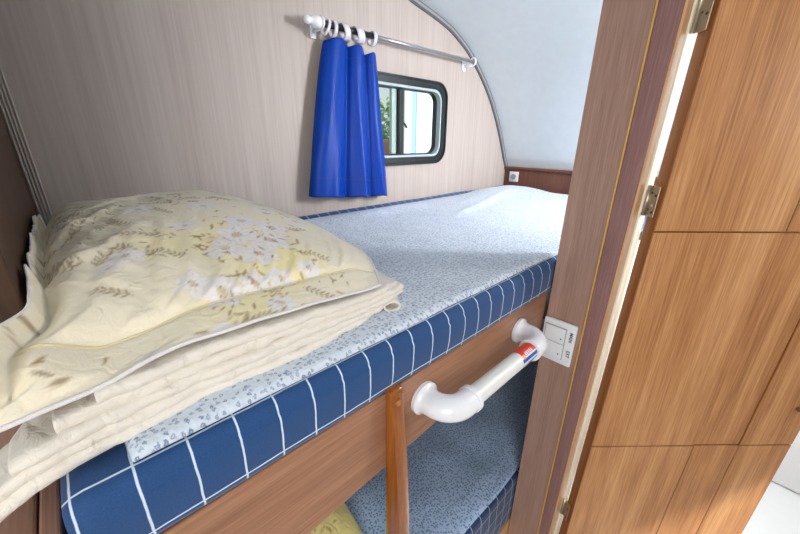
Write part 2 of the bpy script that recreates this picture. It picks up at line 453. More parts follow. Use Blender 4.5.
# ------------------------------------------------------------------ window
w = empty('window_1', ((WX0+WX1)/2, YW, WZ0), kind='structure')
def inset_rr(d, r): return rrect(WX0+d, WX1-d, WZ0+d, WZ1-d, r)
bm = ring_prism(inset_rr(0, 0.062), inset_rr(0.028, 0.045), YW-0.012, YW-0.0005)
ring_prism(inset_rr(0.0, 0.062), inset_rr(0.006, 0.058), YW-0.016, YW-0.012, bm)
obj('window_frame', bm, M['frame'], w, smooth=40)
obj('inner_frame', ring_prism(inset_rr(0.0225, 0.048), inset_rr(0.036, 0.04), YW-0.008, YW+0.034), M['reveal'], w, smooth=40)
bm = ring_prism(inset_rr(0.0365, 0.04), inset_rr(0.040, 0.037), YW+0.012, YW+0.03)
obj('seal', bm, M['frame'], w, smooth=40)
MX = 0.964
obj('mullion', box(MX-0.011, MX+0.011, YW-0.004, YW+0.026, WZ0+0.041, WZ1-0.041, 0.002), M['frame'], w)
obj('sash_rail', box(MX-0.036, MX-0.0115, YW+0.012, YW+0.026, WZ0+0.041, WZ1-0.041, 0.002), M['sash'], w)
obj('pane', box(WX0+0.041, MX-0.0365, YW+0.018, YW+0.022, WZ0+0.041, WZ1-0.041), M['glass'], w)
pn = rrect(MX+0.0115, WX1-0.041, WZ0+0.041, WZ1-0.041, 0.034)
obj('pane', prism(pn, 'Y', YW+0.018, YW+0.022), M['glass'], w)
bm = tube([(MX+0.012, YW+0.008, 0.055), (MX+0.022, YW+0.004, 0.05), (MX+0.034, YW+0.004, 0.036)], 0.004, 10)
obj('latch', bm, M['frame'], w)

# ------------------------------------------------------------------ curtain rod + curtain
YR, ZR = 0.957, 0.291
r = empty('curtain_rod', (0.6, YW, ZR), 'slim grey curtain rod with white knob mounted on wall above small window', 'curtain rod')
obj('rod', tube([(0.614, YR, ZR), (1.335, YR, ZR)], 0.0058, 14), M['rod'], r)
obj('sleeve', tube([(0.613, YR, ZR), (0.80, YR, ZR)], 0.0082, 14), M['rod_dark'], r)
FX = 0.012
fin = [(0.548, .004), (0.551, .009), (0.557, .0115), (0.563, .0105), (0.567, .0085), (0.571, .0115), (0.578, .0155), (0.586, .0175), (0.593, .0165), (0.598, .0125), (0.602, .0105)]
obj('finial', tube([(x+FX, YR, ZR) for x, _ in fin], [q*0.9 for _, q in fin], 20), M['plastic'], r)
for x0 in (0.612, 1.318):
    bm = box(x0-0.01, x0+0.01, YW-0.006, YW-0.0003, ZR-0.03, ZR+0.018, 0.002)
    add_tube(bm, [(x0, YW-0.005, ZR-0.012), (x0, YR, ZR-0.012)], 0.005, 12)
    ringp = [(x0, YR+0.0135*math.sin(a), ZR+0.0135*math.cos(a)) for a in [2*PI*k/16 for k in range(17)]]
    add_tube(bm, ringp, 0.0038, 8)
    obj('bracket', bm, M['plastic'], r)

c = empty('curtain', (0.69, YR, ZR), 'bright royal blue curtain gathered beside the small window', 'curtain')
LOB = [(0.0, 0.43, 0.044), (0.43, 0.76, 0.040), (0.76, 1.0, 0.030)]
def curtain_pt(u, v):
    # v: 0 top .. 1 bottom
    a = smooth_steps(v, 0, 0.25)
    for (s0, s1, amp) in LOB:
        if u <= s1+1e-9:
            t = (u-s0)/(s1-s0); break
    skew = t**0.75
    y = math.sin(PI*skew)**0.75*amp*(0.62+0.5*v)
    # overlap: each lobe tucks slightly behind the one before
    x0 = lerp(0.630, 0.538, v**0.8); x1 = lerp(0.824, 0.862, v)
    uu = u + 0.018*math.sin(2*PI*t)*(0.4+v)
    x = lerp(x0, x1, uu)
    rip = 0.006*math.sin(19*u+2.2*v)*v + 0.003*noise.noise(Vector((u*9, v*3, 1)))
    zt = 0.266 - 0.016*smooth_steps(u, 0.3, 0.9) - 0.010*(1-math.sin(PI*t))*1.0
    zb = lerp(-0.172, -0.203, u**0.7) + 0.006*math.sin(PI*t)
    z = lerp(zt, zb, v)
    yb = YR+0.022 - y - rip - 0.012*v*(1-0.5*v)
    return Vector((x, min(yb, YW-0.006), z))
bm = bmesh.new(); add_surface(bm, curtain_pt, 120, 90)
cl = obj('cloth', bm, M['curtain'], c, smooth=True)
s = cl.modifiers.new('th', 'SOLIDIFY'); s.thickness = 0.0016; s.offset = 1
bm = bmesh.new()
add_surface(bm, lambda u, v: curtain_pt(u, 0.868+0.004*v)+Vector((0, -0.0026, 0)), 120, 2)
obj('hem_seam', bm, M['curtain_hem'], c, smooth=True)
bm = bmesh.new()
add_surface(bm, lambda u, v: curtain_pt(u, 0.075+0.004*v)+Vector((0, -0.0026, 0)), 120, 2)
obj('hem_seam', bm, M['curtain_hem'], c, smooth=True)
for x0, w_, tilt in ((0.627, 0.004, 0.5), (0.650, 0.005, 0.1), (0.688, 0.010, -0.3), (0.737, 0.013, -0.25), (0.792, 0.006, 0.15)):
    P = []
    for k in range(25):
        a = 2*PI*k/24
        P.append(Vector((x0+tilt*0.016*math.cos(a), YR+0.017*math.sin(a), ZR-0.0075+0.019*math.cos(a))))
    bm = bmesh.new()
    V = []
    for p in P[:-1]:
        V.append([bm.verts.new(p+Vector((dx, 0, 0))) for dx in (-w_, -w_*0.5, w_*0.5, w_)])
    for i in range(24):
        for k in range(3):
            f = bm.faces.new([V[i][k], V[i][k+1], V[(i+1) % 24][k+1], V[(i+1) % 24][k]]); f.smooth = True
    q = obj('ring', bm, M['ring'], c)
    s = q.modifiers.new('th', 'SOLIDIFY'); s.thickness = 0.003; s.offset = 0

# ------------------------------------------------------------------ bunk frame and front board
b = empty('bunk_frame', (0.75, 0.28, -1.35), 'brown wooden upper bunk frame with long front board under the checked mattress', 'bunk bed')
YF = 0.285
poly = [(-0.062, -0.480), (0.7415, -0.4235), (0.7415, -0.322), (-0.062, -0.326)]
obj('front_board', prism(poly, 'Y', YF-0.0005, YF+0.018, 0.002), M['board'], b)
obj('board_backing', prism([(-0.062, -0.40), (0.738, -0.40), (0.738, -0.3215), (-0.062, -0.3255)], 'Y', YF+0.0185, YF+0.034, 0.001), M['varnish'], b)
obj('slat_base', box(-0.055, 1.76, YF+0.035, YW-0.004, -0.36, -0.323), M['board'], b)

# headboard ledge at the far end
h = empty('headboard', (1.75, 0.65, -0.35), 'dark brown wooden headboard with narrow ledge at far end of mattress', 'headboard')
obj('board', box(1.742, 1.757, 0.20, YW-0.003, -0.318, -0.149, 0.001), M['head'], h)
obj('ledge', box(1.728, 1.759, 0.20, YW-0.003, -0.1485, -0.137, 0.003), M['head'], h)

so = empty('wall_socket', (1.742, 0.945, -0.19), 'small white square power socket mounted on the dark headboard', 'socket')
obj('plate', box(1.735, 1.7415, 0.945-0.026, 0.945+0.026, -0.213, -0.161, 0.004, 3), M['white'], so, smooth=40)
bm = tube([(1.7348, 0.945, -0.187), (1.7325, 0.945, -0.187)], [0.018, 0.0175], 24)
obj('socket_rim', bm, M['white'], so)
bm = tube([(1.7324, 0.945, -0.187), (1.7318, 0.945, -0.187)], 0.0145, 24)
for dy in (-0.005, 0.005): add_tube(bm, [(1.7318, 0.945+dy, -0.187), (1.7312, 0.945+dy, -0.187)], 0.0022, 8)
obj('socket_well', bm, M['fitting_grey'], so)

# ------------------------------------------------------------------ mattresses
def mattress_mesh(x0, x1, y0, y1, z0, z1, wallrise=0.0, seed=0):
    """Loft of a rounded cross-section; UV = metres along and around."""
    R = 0.014
    sec = []                                     # (y, z, arc) from the bottom of the near side up and across
    z_a = z1-R
    nside, ncor, ntop = 14, 6, 60
    for k in range(nside): sec.append((y0, lerp(z0, z_a, k/nside), 0))
    for k in range(ncor+1):
        a = PI-0.5*PI*k/ncor; sec.append((y0+R+R*math.cos(a), z_a+R*math.sin(a), 0))
    for k in range(1, ntop): sec.append((lerp(y0+R, y1-R, k/ntop), z1, 0))
    for k in range(ncor+1):
        a = 0.5*PI-0.5*PI*k/ncor; sec.append((y1-R+R*math.cos(a), z_a+R*math.sin(a), 0))
    sec.append((y1, z0, 0))
    arc = [0]
    for i in range(1, len(sec)): arc.append(arc[-1]+math.hypot(sec[i][0]-sec[i-1][0], sec[i][1]-sec[i-1][1]))
    bm = bmesh.new(); uvl = bm.loops.layers.uv.verify()
    nx = 220; rows = []
    xs = [x0, x0+0.002, x0+0.007]+[lerp(x0+0.015, x1-0.015, i/nx) for i in range(nx+1)]+[x1-0.007, x1-0.002, x1]
    for x in xs:
        e = min(x-x0, x1-x); ins = 0.012*max(0, 1-e/0.015)**2
        row = []
        for (y, z, _) in sec:
            yy = y; zz = z
            mid = (z0+z1)/2
            if y <= y0+R+1e-6:
                bul = 0.004*(1-((z-mid)/((z1-z0)/2))**2) if z < z_a else 0
                yy -= bul*0.9 + 0.0018*noise.noise(Vector((x*9, z*18, seed)))
            zz -= ins*(1 if z > mid else -0.3)
            if z > z_a+R*0.9:
                zz += 0.003*noise.noise(Vector((x*5, y*5, seed+3)))
                if wallrise: zz += wallrise*smooth_steps(y, y1-0.06, y1-0.012)
            cy = min(max(y, y0+0.05), y1-0.05)
            yy += (ins*0.6 if y < (y0+y1)/2 else -ins*0.6)
            row.append(bm.verts.new((x, yy, zz)))
        rows.append(row)
    for i in range(len(xs)-1):
        for j in range(len(sec)-1):
            f = bm.faces.new([rows[i][j], rows[i+1][j], rows[i+1][j+1], rows[i][j+1]]); f.smooth = True
            for l, (a, c_) in zip(f.loops, ((i, j), (i+1, j), (i+1, j+1), (i, j+1))):
                l[uvl].uv = (xs[a], arc[c_])
    for row, fl in ((rows[0], False), (rows[-1], True)):
        f = bm.faces.new(row[::-1] if fl else row)
        for l in f.loops: l[uvl].uv = (l.vert.co.y, l.vert.co.z)
    f = bm.faces.new([rows[i][-1] for i in range(len(xs))]+[rows[i][0] for i in range(len(xs)-1, -1, -1)])
    bmesh.ops.recalc_face_normals(bm, faces=bm.faces[:])
    return bm
m1 = obj('mattress', mattress_mesh(-0.058, 1.727, YF-0.001, YW-0.004, -0.3212, -0.250, 0.016, 1), M['check'], loc=(0.8, 0.64, -0.3212))
tag(m1, 'upper bunk mattress in navy blue cover with white window check', 'mattress')

def mound(x, y):
    g = lambda cx, cy, sx, sy, h: h*math.exp(-((x-cx)/sx)**2-((y-cy)/sy)**2)
    z = g(1.45, 0.86, 0.20, 0.10, 0.030)+g(1.18, 0.80, 0.16, 0.07, 0.012)+g(1.62, 0.80, 0.1, 0.12, 0.014)
    z += g(0.80, 0.90, 0.22, 0.05, 0.012)
    z += 0.004*noise.noise(Vector((x*7, y*9, 5)))+0.002*noise.noise(Vector((x*20, y*16, 8)))
    # soft crease running diagonally over the far half
    d = (y-0.70)-0.22*(x-0.95); z += 0.006*math.exp(-(d/0.02)**2)*smooth_steps(x, 0.85, 1.0)*(1-smooth_steps(x, 1.35, 1.5))
    return z
def runner(x0, x1, y0, y1, zt, th, lump, drop=0.0, seed=0, nu=230, nv=90):
    bm = bmesh.new()
    def edge(u, v):
        w1 = 0.003*noise.noise(Vector((u*14, v*3, seed))); w2 = 0.003*noise.noise(Vector((v*10, u*3, seed+9)))
        return lerp(x0, x1, u)+w2*(1 if u > 0.9 or u < 0.1 else 0), lerp(y0, y1, v)+w1*(1 if v > 0.9 or v < 0.1 else 0)
    def top(u, v):
        x, y = edge(u, v); e = min(min(u, 1-u)*(x1-x0), min(v, 1-v)*(y1-y0))
        rim = th*(1-(1-min(1, e/0.008))**2)
        fade = min(1, e/0.05)
        return Vector((x, y, zt+rim*0.9+0.0008+lump(x, y)*fade))
    def bot(u, v):
        x, y = edge(u, v); e = min(min(u, 1-u)*(x1-x0), min(v, 1-v)*(y1-y0)); fade = min(1, e/0.05)
        return Vector((x, y, zt+lump(x, y)*fade))
    uv = lambda u, v: (lerp(x0, x1, u), lerp(y0, y1, v))
    A = add_surface(bm, top, nu, nv, uv)
    bmesh.ops.remove_doubles(bm, verts=[], dist=0)
    return bm
m2 = obj('bed_runner', runner(-0.012, 1.690, YF+0.010, 0.968, -0.2465, 0.007, lambda x, y: max(mound(x, y), -0.001), seed=2), M['sprig'], loc=(0.8, 0.63, -0.2465))
s = m2.modifiers.new('th', 'SOLIDIFY'); s.thickness = 0.003; s.offset = -1
tag(m2, 'pale blue sprigged cotton underblanket spread over the upper bunk mattress', 'underblanket')

# lower bunk
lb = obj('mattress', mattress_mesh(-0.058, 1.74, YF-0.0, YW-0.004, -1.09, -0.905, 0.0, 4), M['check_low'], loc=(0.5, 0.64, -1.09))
tag(lb, 'lower bunk mattress in navy checked cover below the front board', 'mattress')
def lump2(x, y): return 0.008+0.008*noise.noise(Vector((x*6, y*6, 21)))+0.004*noise.noise(Vector((x*15, y*13, 25)))
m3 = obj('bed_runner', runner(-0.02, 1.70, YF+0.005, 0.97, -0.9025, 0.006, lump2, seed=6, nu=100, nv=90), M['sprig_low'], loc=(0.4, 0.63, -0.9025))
s = m3.modifiers.new('th', 'SOLIDIFY'); s.thickness = 0.003; s.offset = -1
tag(m3, 'blue sprigged underblanket on the lower bunk behind the wooden rail', 'underblanket')
e = empty('lower_bunk', (0.35, YF, -1.35), 'wooden base board of the lower bunk beneath the checked mattress side', 'bunk')
obj('front_panel', box(-0.06, 1.75, YF-0.005, YF+0.012, -1.35, -1.094, 0.002), M['band'], e)
obj('platform', box(-0.06, 1.75, YF+0.0125, YW-0.004, -1.13, -1.094), M['band'], e)

# ------------------------------------------------------------------ floral print
class Print:
    """Cloth print kept as a small colour image in (x, y) metres, sampled into a colour attribute."""
    def __init__(s, x0, x1, y0, y1, res, base):
        s.x0, s.y0, s.res = x0, y0, res
        s.w, s.h = int((x1-x0)/res)+1, int((y1-y0)/res)+1
        s.px = [list(base) for _ in range(s.w*s.h)]
    def ellipse(s, cx, cy, a, b, ang, col, alpha=1.0, soft=0.35):
        R = max(a, b)*1.2; ca, sa = math.cos(ang), math.sin(ang)
        for j in range(max(0, int((cy-R-s.y0)/s.res)), min(s.h, int((cy+R-s.y0)/s.res)+2)):
            for i in range(max(0, int((cx-R-s.x0)/s.res)), min(s.w, int((cx+R-s.x0)/s.res)+2)):
                dx, dy = s.x0+i*s.res-cx, s.y0+j*s.res-cy
                p, q = (dx*ca+dy*sa)/a, (-dx*sa+dy*ca)/b
                d = math.sqrt(p*p+q*q)
                k = 1-max(0, min(1, (d-(1-soft))/soft))
                if k > 0:
                    k *= alpha; c0 = s.px[j*s.w+i]
                    for t in range(3): c0[t] += (col[t]-c0[t])*k
    def get(s, x, y):
        fx = min(max((x-s.x0)/s.res, 0), s.w-1.001); fy = min(max((y-s.y0)/s.res, 0), s.h-1.001)
        i, j = int(fx), int(fy); a, b = fx-i, fy-j
        P = s.px; k = j*s.w+i
        return [lerp(lerp(P[k][t], P[k+1][t], a), lerp(P[k+s.w][t], P[k+s.w+1][t], a), b) for t in range(3)]
BASE = srgb(240, 230, 206)[:3]; AURA = srgb(246, 232, 168)[:3]; PETAL = srgb(240, 234, 234)[:3]; LINE = srgb(196, 182, 150)[:3]
LEAF = srgb(150, 116, 52)[:3]; LEAF2 = srgb(146, 124, 84)[:3]; PALE = srgb(206, 190, 158)[:3]
def blossom(P, cx, cy, R, rnd):
    a0 = rnd.uniform(0, 6)
    for k in range(6):
        a = a0+k*PI/3+rnd.uniform(-.15, .15)
        px_, py_ = cx+R*0.58*math.cos(a), cy+R*0.58*math.sin(a)
        P.ellipse(px_, py_, R*0.50, R*0.38, a, LINE, 0.5, 0.3)
        P.ellipse(px_, py_, R*0.46, R*0.34, a, PETAL, 1, 0.2)
        P.ellipse(px_, py_, R*0.34, R*0.025, a, PALE, 0.8, 0.5)
    P.ellipse(cx, cy, R*0.17, R*0.17, 0, PALE, 0.9)
    for k in range(8):
        a = k*PI/4; P.ellipse(cx+R*0.2*math.cos(a), cy+R*0.2*math.sin(a), R*0.05, R*0.05, 0, LEAF, 0.9)
def leaves(P, cx, cy, n, R, rnd, col=LEAF):
    for k in range(n):
        a = rnd.uniform(0, 2*PI); d = R*rnd.uniform(0.25, 1)
        l = rnd.uniform(0.004, 0.009)
        P.ellipse(cx+d*math.cos(a), cy+d*math.sin(a), l, l*0.26, rnd.uniform(0, PI), col if rnd.random() < .7 else LEAF2, 0.8)
def spray(P, x, y, ang, n, rnd, col=LEAF):
    for k in range(n):
        x += 0.0065*math.cos(ang); y += 0.0065*math.sin(ang); ang += rnd.uniform(-.25, .25)
        P.ellipse(x, y, 0.0045, 0.0008, ang, LEAF2, 0.8)
        for sgn in (-1, 1):
            aa = ang+sgn*0.9
            P.ellipse(x+0.005*math.cos(aa), y+0.005*math.sin(aa), 0.0048, 0.0015, aa, col, 0.85)

def colour_attr(o, fn):
    me = o.data; at = me.color_attributes.new('print', 'FLOAT_COLOR', 'POINT')
    off = o.matrix_basis.translation if o.parent is None else world_of(o).translation
    buf = []
    for v in me.vertices:
        c_ = fn(v.co.x+off.x, v.co.y+off.y, v.co.z+off.z); buf += [c_[0], c_[1], c_[2], 1]
    at.data.foreach_set('color', buf)

# ------------------------------------------------------------------ pillow and folded quilt
def curve(P, t):
    """Catmull-Rom through (t, value...) knots."""
    i = 0
    while i < len(P)-2 and t > P[i+1][0]: i += 1
    p0, p1, p2, p3 = P[max(i-1, 0)], P[i], P[i+1], P[min(i+2, len(P)-1)]
    k = (t-p1[0])/(p2[0]-p1[0])
    out = []
    for d in range(1, len(p1)):
        m1 = (p2[d]-p0[d])/(p2[0]-p0[0])*(p2[0]-p1[0]); m2 = (p3[d]-p1[d])/(p3[0]-p1[0])*(p2[0]-p1[0])
        out.append((2*k**3-3*k*k+1)*p1[d]+(k**3-2*k*k+k)*m1+(-2*k**3+3*k*k)*p2[d]+(k**3-k*k)*m2)
    return out
HEM = [(0, -.106, .318, -.190), (.06, -.074, .320, -.188), (.18, -.0155, .327, -.188), (.29, .0262, .333, -.181), (.38, .060, .337, -.180), (.60, .144, .335, -.183), (.80, .223, .342, -.190), (1.0, .295, .347, -.197)]
RIGHT = [(0, .295), (.18, .357), (.35, .380), (.6, .377), (1, .350)]
def foot(s, t):
    fx, fy, fz = curve(HEM, s)
    xl = lerp(lerp(-.108, -.070, smooth_steps(t, 0.0, 0.03)), -.0445, smooth_steps(t, 0.065, 0.155)); xr = curve(RIGHT, t)[0]
    k = smooth_steps(t, 0, 0.5)
    fs = (fx+.106)/.401
    x = xl+(xr-xl)*lerp(fs, s, k)
    y = lerp(fy, 0.935, t)+0.015*math.sin(PI*s)*t
    return x, y, lerp(fz, -0.195, smooth_steps(t, 0, 0.3))
FT, FS = 0.085, 0.014
def ridge(x, w): return math.exp(-(x/w)**2)
def pillow_top(s, t):
    x, y, hem = foot(s, t)
    # side profile
    if s < 0.5:
        a = 1-2*max(0, s-FS)/(1-2*FS); ps = max(0, 1-a**5)**0.5
        lf = smooth_steps(t, 0.0, 0.06); ps = lerp(ps, max(ps, 0.60+0.40*ps), lf)
    else:
        a = 2*s-1; ps = 1-a**1.75
    if t < 0.68:
        q = max(0, (t-FT)/(0.68-FT)); pt = (1-(1-q)**2.1)**0.80
        if s < 0.12:                              # the left end stays full right up to the front corner
            pt = max(pt, lerp((1-(1-min(1, t/0.5))**2)**0.45, pt, smooth_steps(s, 0.0, 0.12)))
    else:
        pt = max(0, 1-((t-0.68)/0.32)**2.6)
    z = hem + 0.014*min(1, t/FT)*smooth_steps(1-s, 0, .15)*smooth_steps(s, 0, .1) + 0.079*ps*pt
    body = min(1, ps*pt*2)
    # creases fanning out of the front seam and the left end
    e = max(0, t-FT)
    fan = math.exp(-e/0.16)*smooth_steps(e, 0, 0.02)
    z += 0.0075*fan*noise.noise(Vector((s*26-t*9, t*3, 2.0)))*(1.3-0.7*s)
    le = max(0, s-FS); fl_ = math.exp(-le/0.14)*smooth_steps(t, 0.1, 0.25)
    z += 0.0095*fl_*noise.noise(Vector((t*19+s*14, s*8, 5.0)))+0.004*fl_*noise.noise(Vector((t*42+s*20, s*20, 6.0)))
    z += body*(0.0035*noise.noise(Vector((x*11, y*7, 4)))+0.0016*noise.noise(Vector((x*30+y*9, y*16, 7))))
    for (cx, cy, ang, w, h_, L) in ((0.02, 0.46, 1.2, 0.010, 0.005, 0.10), (0.055, 0.44, 1.35, 0.009, 0.005, 0.09), (0.09, 0.46, 1.5, 0.012, 0.004, 0.10), (0.00, 0.62, 0.9, 0.010, 0.006, 0.10), (0.05, 0.72, 0.8, 0.010, 0.005, 0.10), (0.12, 0.70, 2.0, 0.006, 0.004, 0.07), (-0.01, 0.50, 0.8, 0.008, 0.006, 0.08)):
        dx, dy = x-cx, y-cy; al = dx*math.cos(ang)+dy*math.sin(ang); ac = -dx*math.sin(ang)+dy*math.cos(ang)+0.010*noise.noise(Vector((al*14, cx*40, 0)))
        z += h_*ridge(ac, w)*ridge(al, L)*body
    # seam groove between flange and body
    z -= 0.0035*ridge(t-FT, 0.010)*smooth_steps(s, 0.02, 0.08)
    # left flange stands up against the wardrobe side
    st = smooth_steps(FS-s, 0, FS); up = smooth_steps(t, 0.0, 0.04)
    z += up*(st*0.026-0.004*ridge(s-FS-0.008, 0.012))+st*up*0.007*noise.noise(Vector((t*11, 0, 3)))
    # back left ear
    z += st*0.016*smooth_steps(t, 0.86, 0.97)
    # flange waves at front and right
    fw = smooth_steps(0.06-min(t, 1-s), 0, 0.06)
    z += fw*0.0028*noise.noise(Vector((x*22, y*22, 9)))
    return Vector((x, y, z))
p = empty('pillow', (0.18, 0.6, -0.19), 'plump pale yellow pillow with white and tan floral print on folded quilt', 'pillow')
bm = bmesh.new()
NU, NV = 250, 300
T = add_surface(bm, pillow_top, NU, NV)
# closed underside
def pillow_bot(s, t):
    q = pillow_top(s, t); e = min(s, 1-s, t, 1-t)
    base = foot(s, t)[2]
    lowz = min(q.z-0.003, base-0.002)
    return Vector((q.x, q.y, lerp(q.z-0.003, lowz, smooth_steps(e, 0.02, 0.07))))
Bt = add_surface(bm, pillow_bot, 80, 90)
bmesh.ops.recalc_face_normals(bm, faces=bm.faces[:])
pc = obj('pillow_case', bm, M['pillow'], p, smooth=True)
rnd = random.Random(3)
PR = Print(-0.12, 0.50, 0.28, 1.0, 0.0012, BASE)
for (cx, cy, a, b_, al) in ((0.175, 0.53, 0.10, 0.09, .95), (0.15, 0.42, 0.10, 0.055, .9), (0.22, 0.45, 0.06, 0.06, .8), (0.08, 0.55, 0.05, 0.06, .55), (0.30, 0.66, 0.07, 0.1, .5), (0.12, 0.36, 0.08, 0.03, .5)):
    PR.ellipse(cx, cy, a, b_, 0.3, AURA, al, 0.9)
for (cx, cy, n_, R) in ((0.17, 0.53, 60, 0.095), (0.14, 0.40, 30, 0.06), (0.08, 0.55, 26, 0.055), (0.03, 0.53, 10, 0.03), (0.25, 0.62, 26, 0.08), (0.11, 0.345, 18, 0.05), (0.02, 0.72, 24, 0.06), (0.15, 0.75, 24, 0.07), (0.24, 0.41, 16, 0.04), (0.0, 0.62, 16, 0.05), (-0.05, 0.40, 14, 0.05)):
    leaves(PR, cx, cy, n_, R, rnd)
for (x, y, a, n_) in ((0.10, 0.50, 2.6, 8), (0.09, 0.58, 2.9, 8), (0.06, 0.62, 2.3, 7), (0.12, 0.66, 2.0, 7), (0.16, 0.43, -1.3, 6), (0.20, 0.40, -1.0, 6), (0.23, 0.47, -0.4, 7), (0.24, 0.55, 0.3, 8), (0.12, 0.37, -1.6, 5), (0.25, 0.62, 0.7, 8), (0.19, 0.36, -1.0, 5), (0.03, 0.45, 2.7, 5), (0.1, 0.36, 0.1, 6)):
    spray(PR, x, y, a, n_, rnd)
for (cx, cy, R) in ((0.175, 0.545, 0.040), (0.215, 0.515, 0.040), (0.145, 0.510, 0.034), (0.180, 0.480, 0.036), (0.235, 0.560, 0.034), (0.200, 0.590, 0.034), (0.110, 0.425, 0.034), (0.085, 0.445, 0.026),
                    (0.150, 0.425, 0.026), (0.185, 0.425, 0.024), (0.035, 0.525, 0.026), (0.015, 0.505, 0.018), (0.12, 0.60, 0.022), (0.27, 0.66, 0.036), (0.30, 0.60, 0.03), (0.16, 0.375, 0.022), (0.09, 0.36, 0.018), (0.17, 0.68, 0.03), (0.08, 0.70, 0.025),
                    (0.23, 0.43, 0.022), (0.28, 0.74, 0.03), (-0.02, 0.68, 0.02), (0.35, 0.7, 0.03), (0.02, 0.36, 0.014)):
    blossom(PR, cx, cy, R*0.82, rnd)
for k in range(22):
    spray(PR, rnd.uniform(-.06, .05), rnd.uniform(.52, .98), rnd.uniform(0, 6.3), rnd.randint(3, 6), rnd, LEAF2)
for k in range(26):
    spray(PR, rnd.uniform(.05, .40), rnd.uniform(.68, .98), rnd.uniform(-.5, .5), rnd.randint(3, 6), rnd, LEAF2)
leaves(PR, 0.18, 0.52, 34, 0.075, rnd)
leaves(PR, 0.13, 0.40, 16, 0.05, rnd)
def seam(x, y): return 0
colour_attr(pc, lambda x, y, z: PR.get(x/0.93, y/0.93))
# white piping all round the hem
loop = []
for k in range(120): loop.append(pillow_top(k/120, 0))
for k in range(120): loop.append(pillow_top(1, k/120))
for k in range(120): loop.append(pillow_top(1-k/120, 1))
for k in range(121): loop.append(pillow_top(0, 1-k/120))
obj('piping', tube([q+Vector((0, 0, -0.001)) for q in loop], [0.0022 if k < 240 else max(0.0011, 0.0022-0.0011*(k-240)/60) for k in range(len(loop))], 8, caps=False), M['piping'], p, smooth=True)
# stitched seam between flange and body
def seam_pts():
    out = []
    f0, f1 = FS, FT
    for k in range(161): out.append((lerp(f0, 1-f0, k/160), f1))
    return out
obj('flange_seam', tube([pillow_top(*q)+Vector((0, 0, 0.0002)) for q in seam_pts()], 0.0011, 6), soft_cloth('seam_cloth', (226, 212, 164), 200, .2), p, smooth=True)

# quilt: one sheet folded back and forth, three rounded folds towards the camera
QB = [(0, -.12, .300), (.1, -.084, .307), (.2, -.053, .310), (.32, -.006, .319), (.45, .046, .324), (.6, .115, .324), (.7, .154, .326), (.85, .233, .332), (1.0, .346, .345)]
def front_y(x):
    for i in range(len(QB)-1):
        if x <= QB[i+1][1] or i == len(QB)-2:
            k = max(0, (x-QB[i][1])/(QB[i+1][1]-QB[i][1])); return lerp(QB[i][2], QB[i+1][2], min(k, 1.3))
def quilt():
    bm = bmesh.new()
    folds = [  # z centre, half thickness, setback, x left, x right
        (-0.2372, 0.0052, 0.000, -0.120, 0.285),
        (-0.2266, 0.0050, 0.002, -0.097, 0.325),
        (-0.2162, 0.0050, 0.001, -0.073, 0.348),
        (-0.2058, 0.0050, 0.004, -0.047, 0.352),
        (-0.1956, 0.0048, 0.004, -0.021, 0.340)]
    yb = 0.50
    path = []                                    # (depth behind the front line, z, fold index)
    for i, (zc, ht, sb, xl, xr) in enumerate(folds):
        for k in range(20): path.append((lerp(yb, sb+ht, (k/19)**0.6), zc-ht, i))
        for k in range(1, 10):
            a = -0.5*PI-PI*k/10; path.append((sb+ht+ht*1.0*math.cos(a), zc+ht*math.sin(a), i))
        for k in range(20): path.append((lerp(sb+ht, yb, (k/19)**1.6), zc+ht, i))
        if i < len(folds)-1:
            path.append((yb+0.004, (zc+ht+folds[i+1][0]-folds[i+1][1])/2, i+0.5))
    nv = len(path)-1
    def fn(u, v):
        dpt, z, fi = path[int(round(v*nv))]
        i0 = int(fi); i1 = min(len(folds)-1, i0+1); fr = fi-i0
        xl = lerp(folds[i0][3], folds[i1][3], fr); xr = lerp(folds[i0][4], folds[i1][4], fr)
        back = smooth_steps(dpt, 0.03, 0.09)
        xl = lerp(xl, -0.030, back); xr = xr + 0.015*smooth_steps(dpt, 0.03, 0.25)-0.03*smooth_steps(dpt, 0.3, 0.5)
        x = lerp(xl, xr, u)
        fy = 1-smooth_steps(dpt, 0.02, 0.12)
        n1 = noise.noise(Vector((x*15, fi*3.1, 1.7))); n2 = noise.noise(Vector((x*48, dpt*20, fi*5+z*90)))
        n3 = noise.noise(Vector((x*110+z*300, dpt*60, fi*9)))
        nose = 1-smooth_steps(dpt, 0.003, 0.012)
        # vertical puckers along the stitched hems
        y = front_y(x)+dpt+fy*(0.0030*n1+0.0022*n2)+nose*0.0016*n3
        zz = z+fy*(0.0016*n1+0.0012*n2)
        # left ends of the layers droop and thin out
        sag = smooth_steps(-0.055-x, 0, 0.06)
        zz -= 0.020*sag*fy
        # the right ends turn over
        rt = smooth_steps(u, 0.90, 1.0)*fy
        zz -= 0.004*rt*(fi+0.3)*0.5; y += 0.010*rt
        zz = -0.2424+(zz+0.2424)*(1-0.26*smooth_steps(x, 0.12, 0.30))
        return Vector((x, y, max(zz, -0.2418 if x > -0.058 else -0.28)))
    add_surface(bm, fn, 260, nv)
    return bm
q = obj('folded_quilt', quilt(), M['quilt'], loc=(0.14, 0.55, -0.242), smooth=True)
s = q.modifiers.new('th', 'SOLIDIFY'); s.thickness = 0.0025; s.offset = 0
def corner_loop(u, v):
    a = 2*PI*v
    k = 1+0.12*noise.noise(Vector((u*4, math.cos(a)*1.5, math.sin(a)*1.5)))
    c0 = Vector((0.334, 0.376, -0.2315)).lerp(Vector((0.307, 0.3345, -0.2325)), u)
    return c0+Vector((0.84*math.cos(a)*0.0115*k, -0.54*math.cos(a)*0.0115*k, math.sin(a)*0.0072*k))
bm = bmesh.new(); add_surface(bm, corner_loop, 10, 28, closed_v=True)
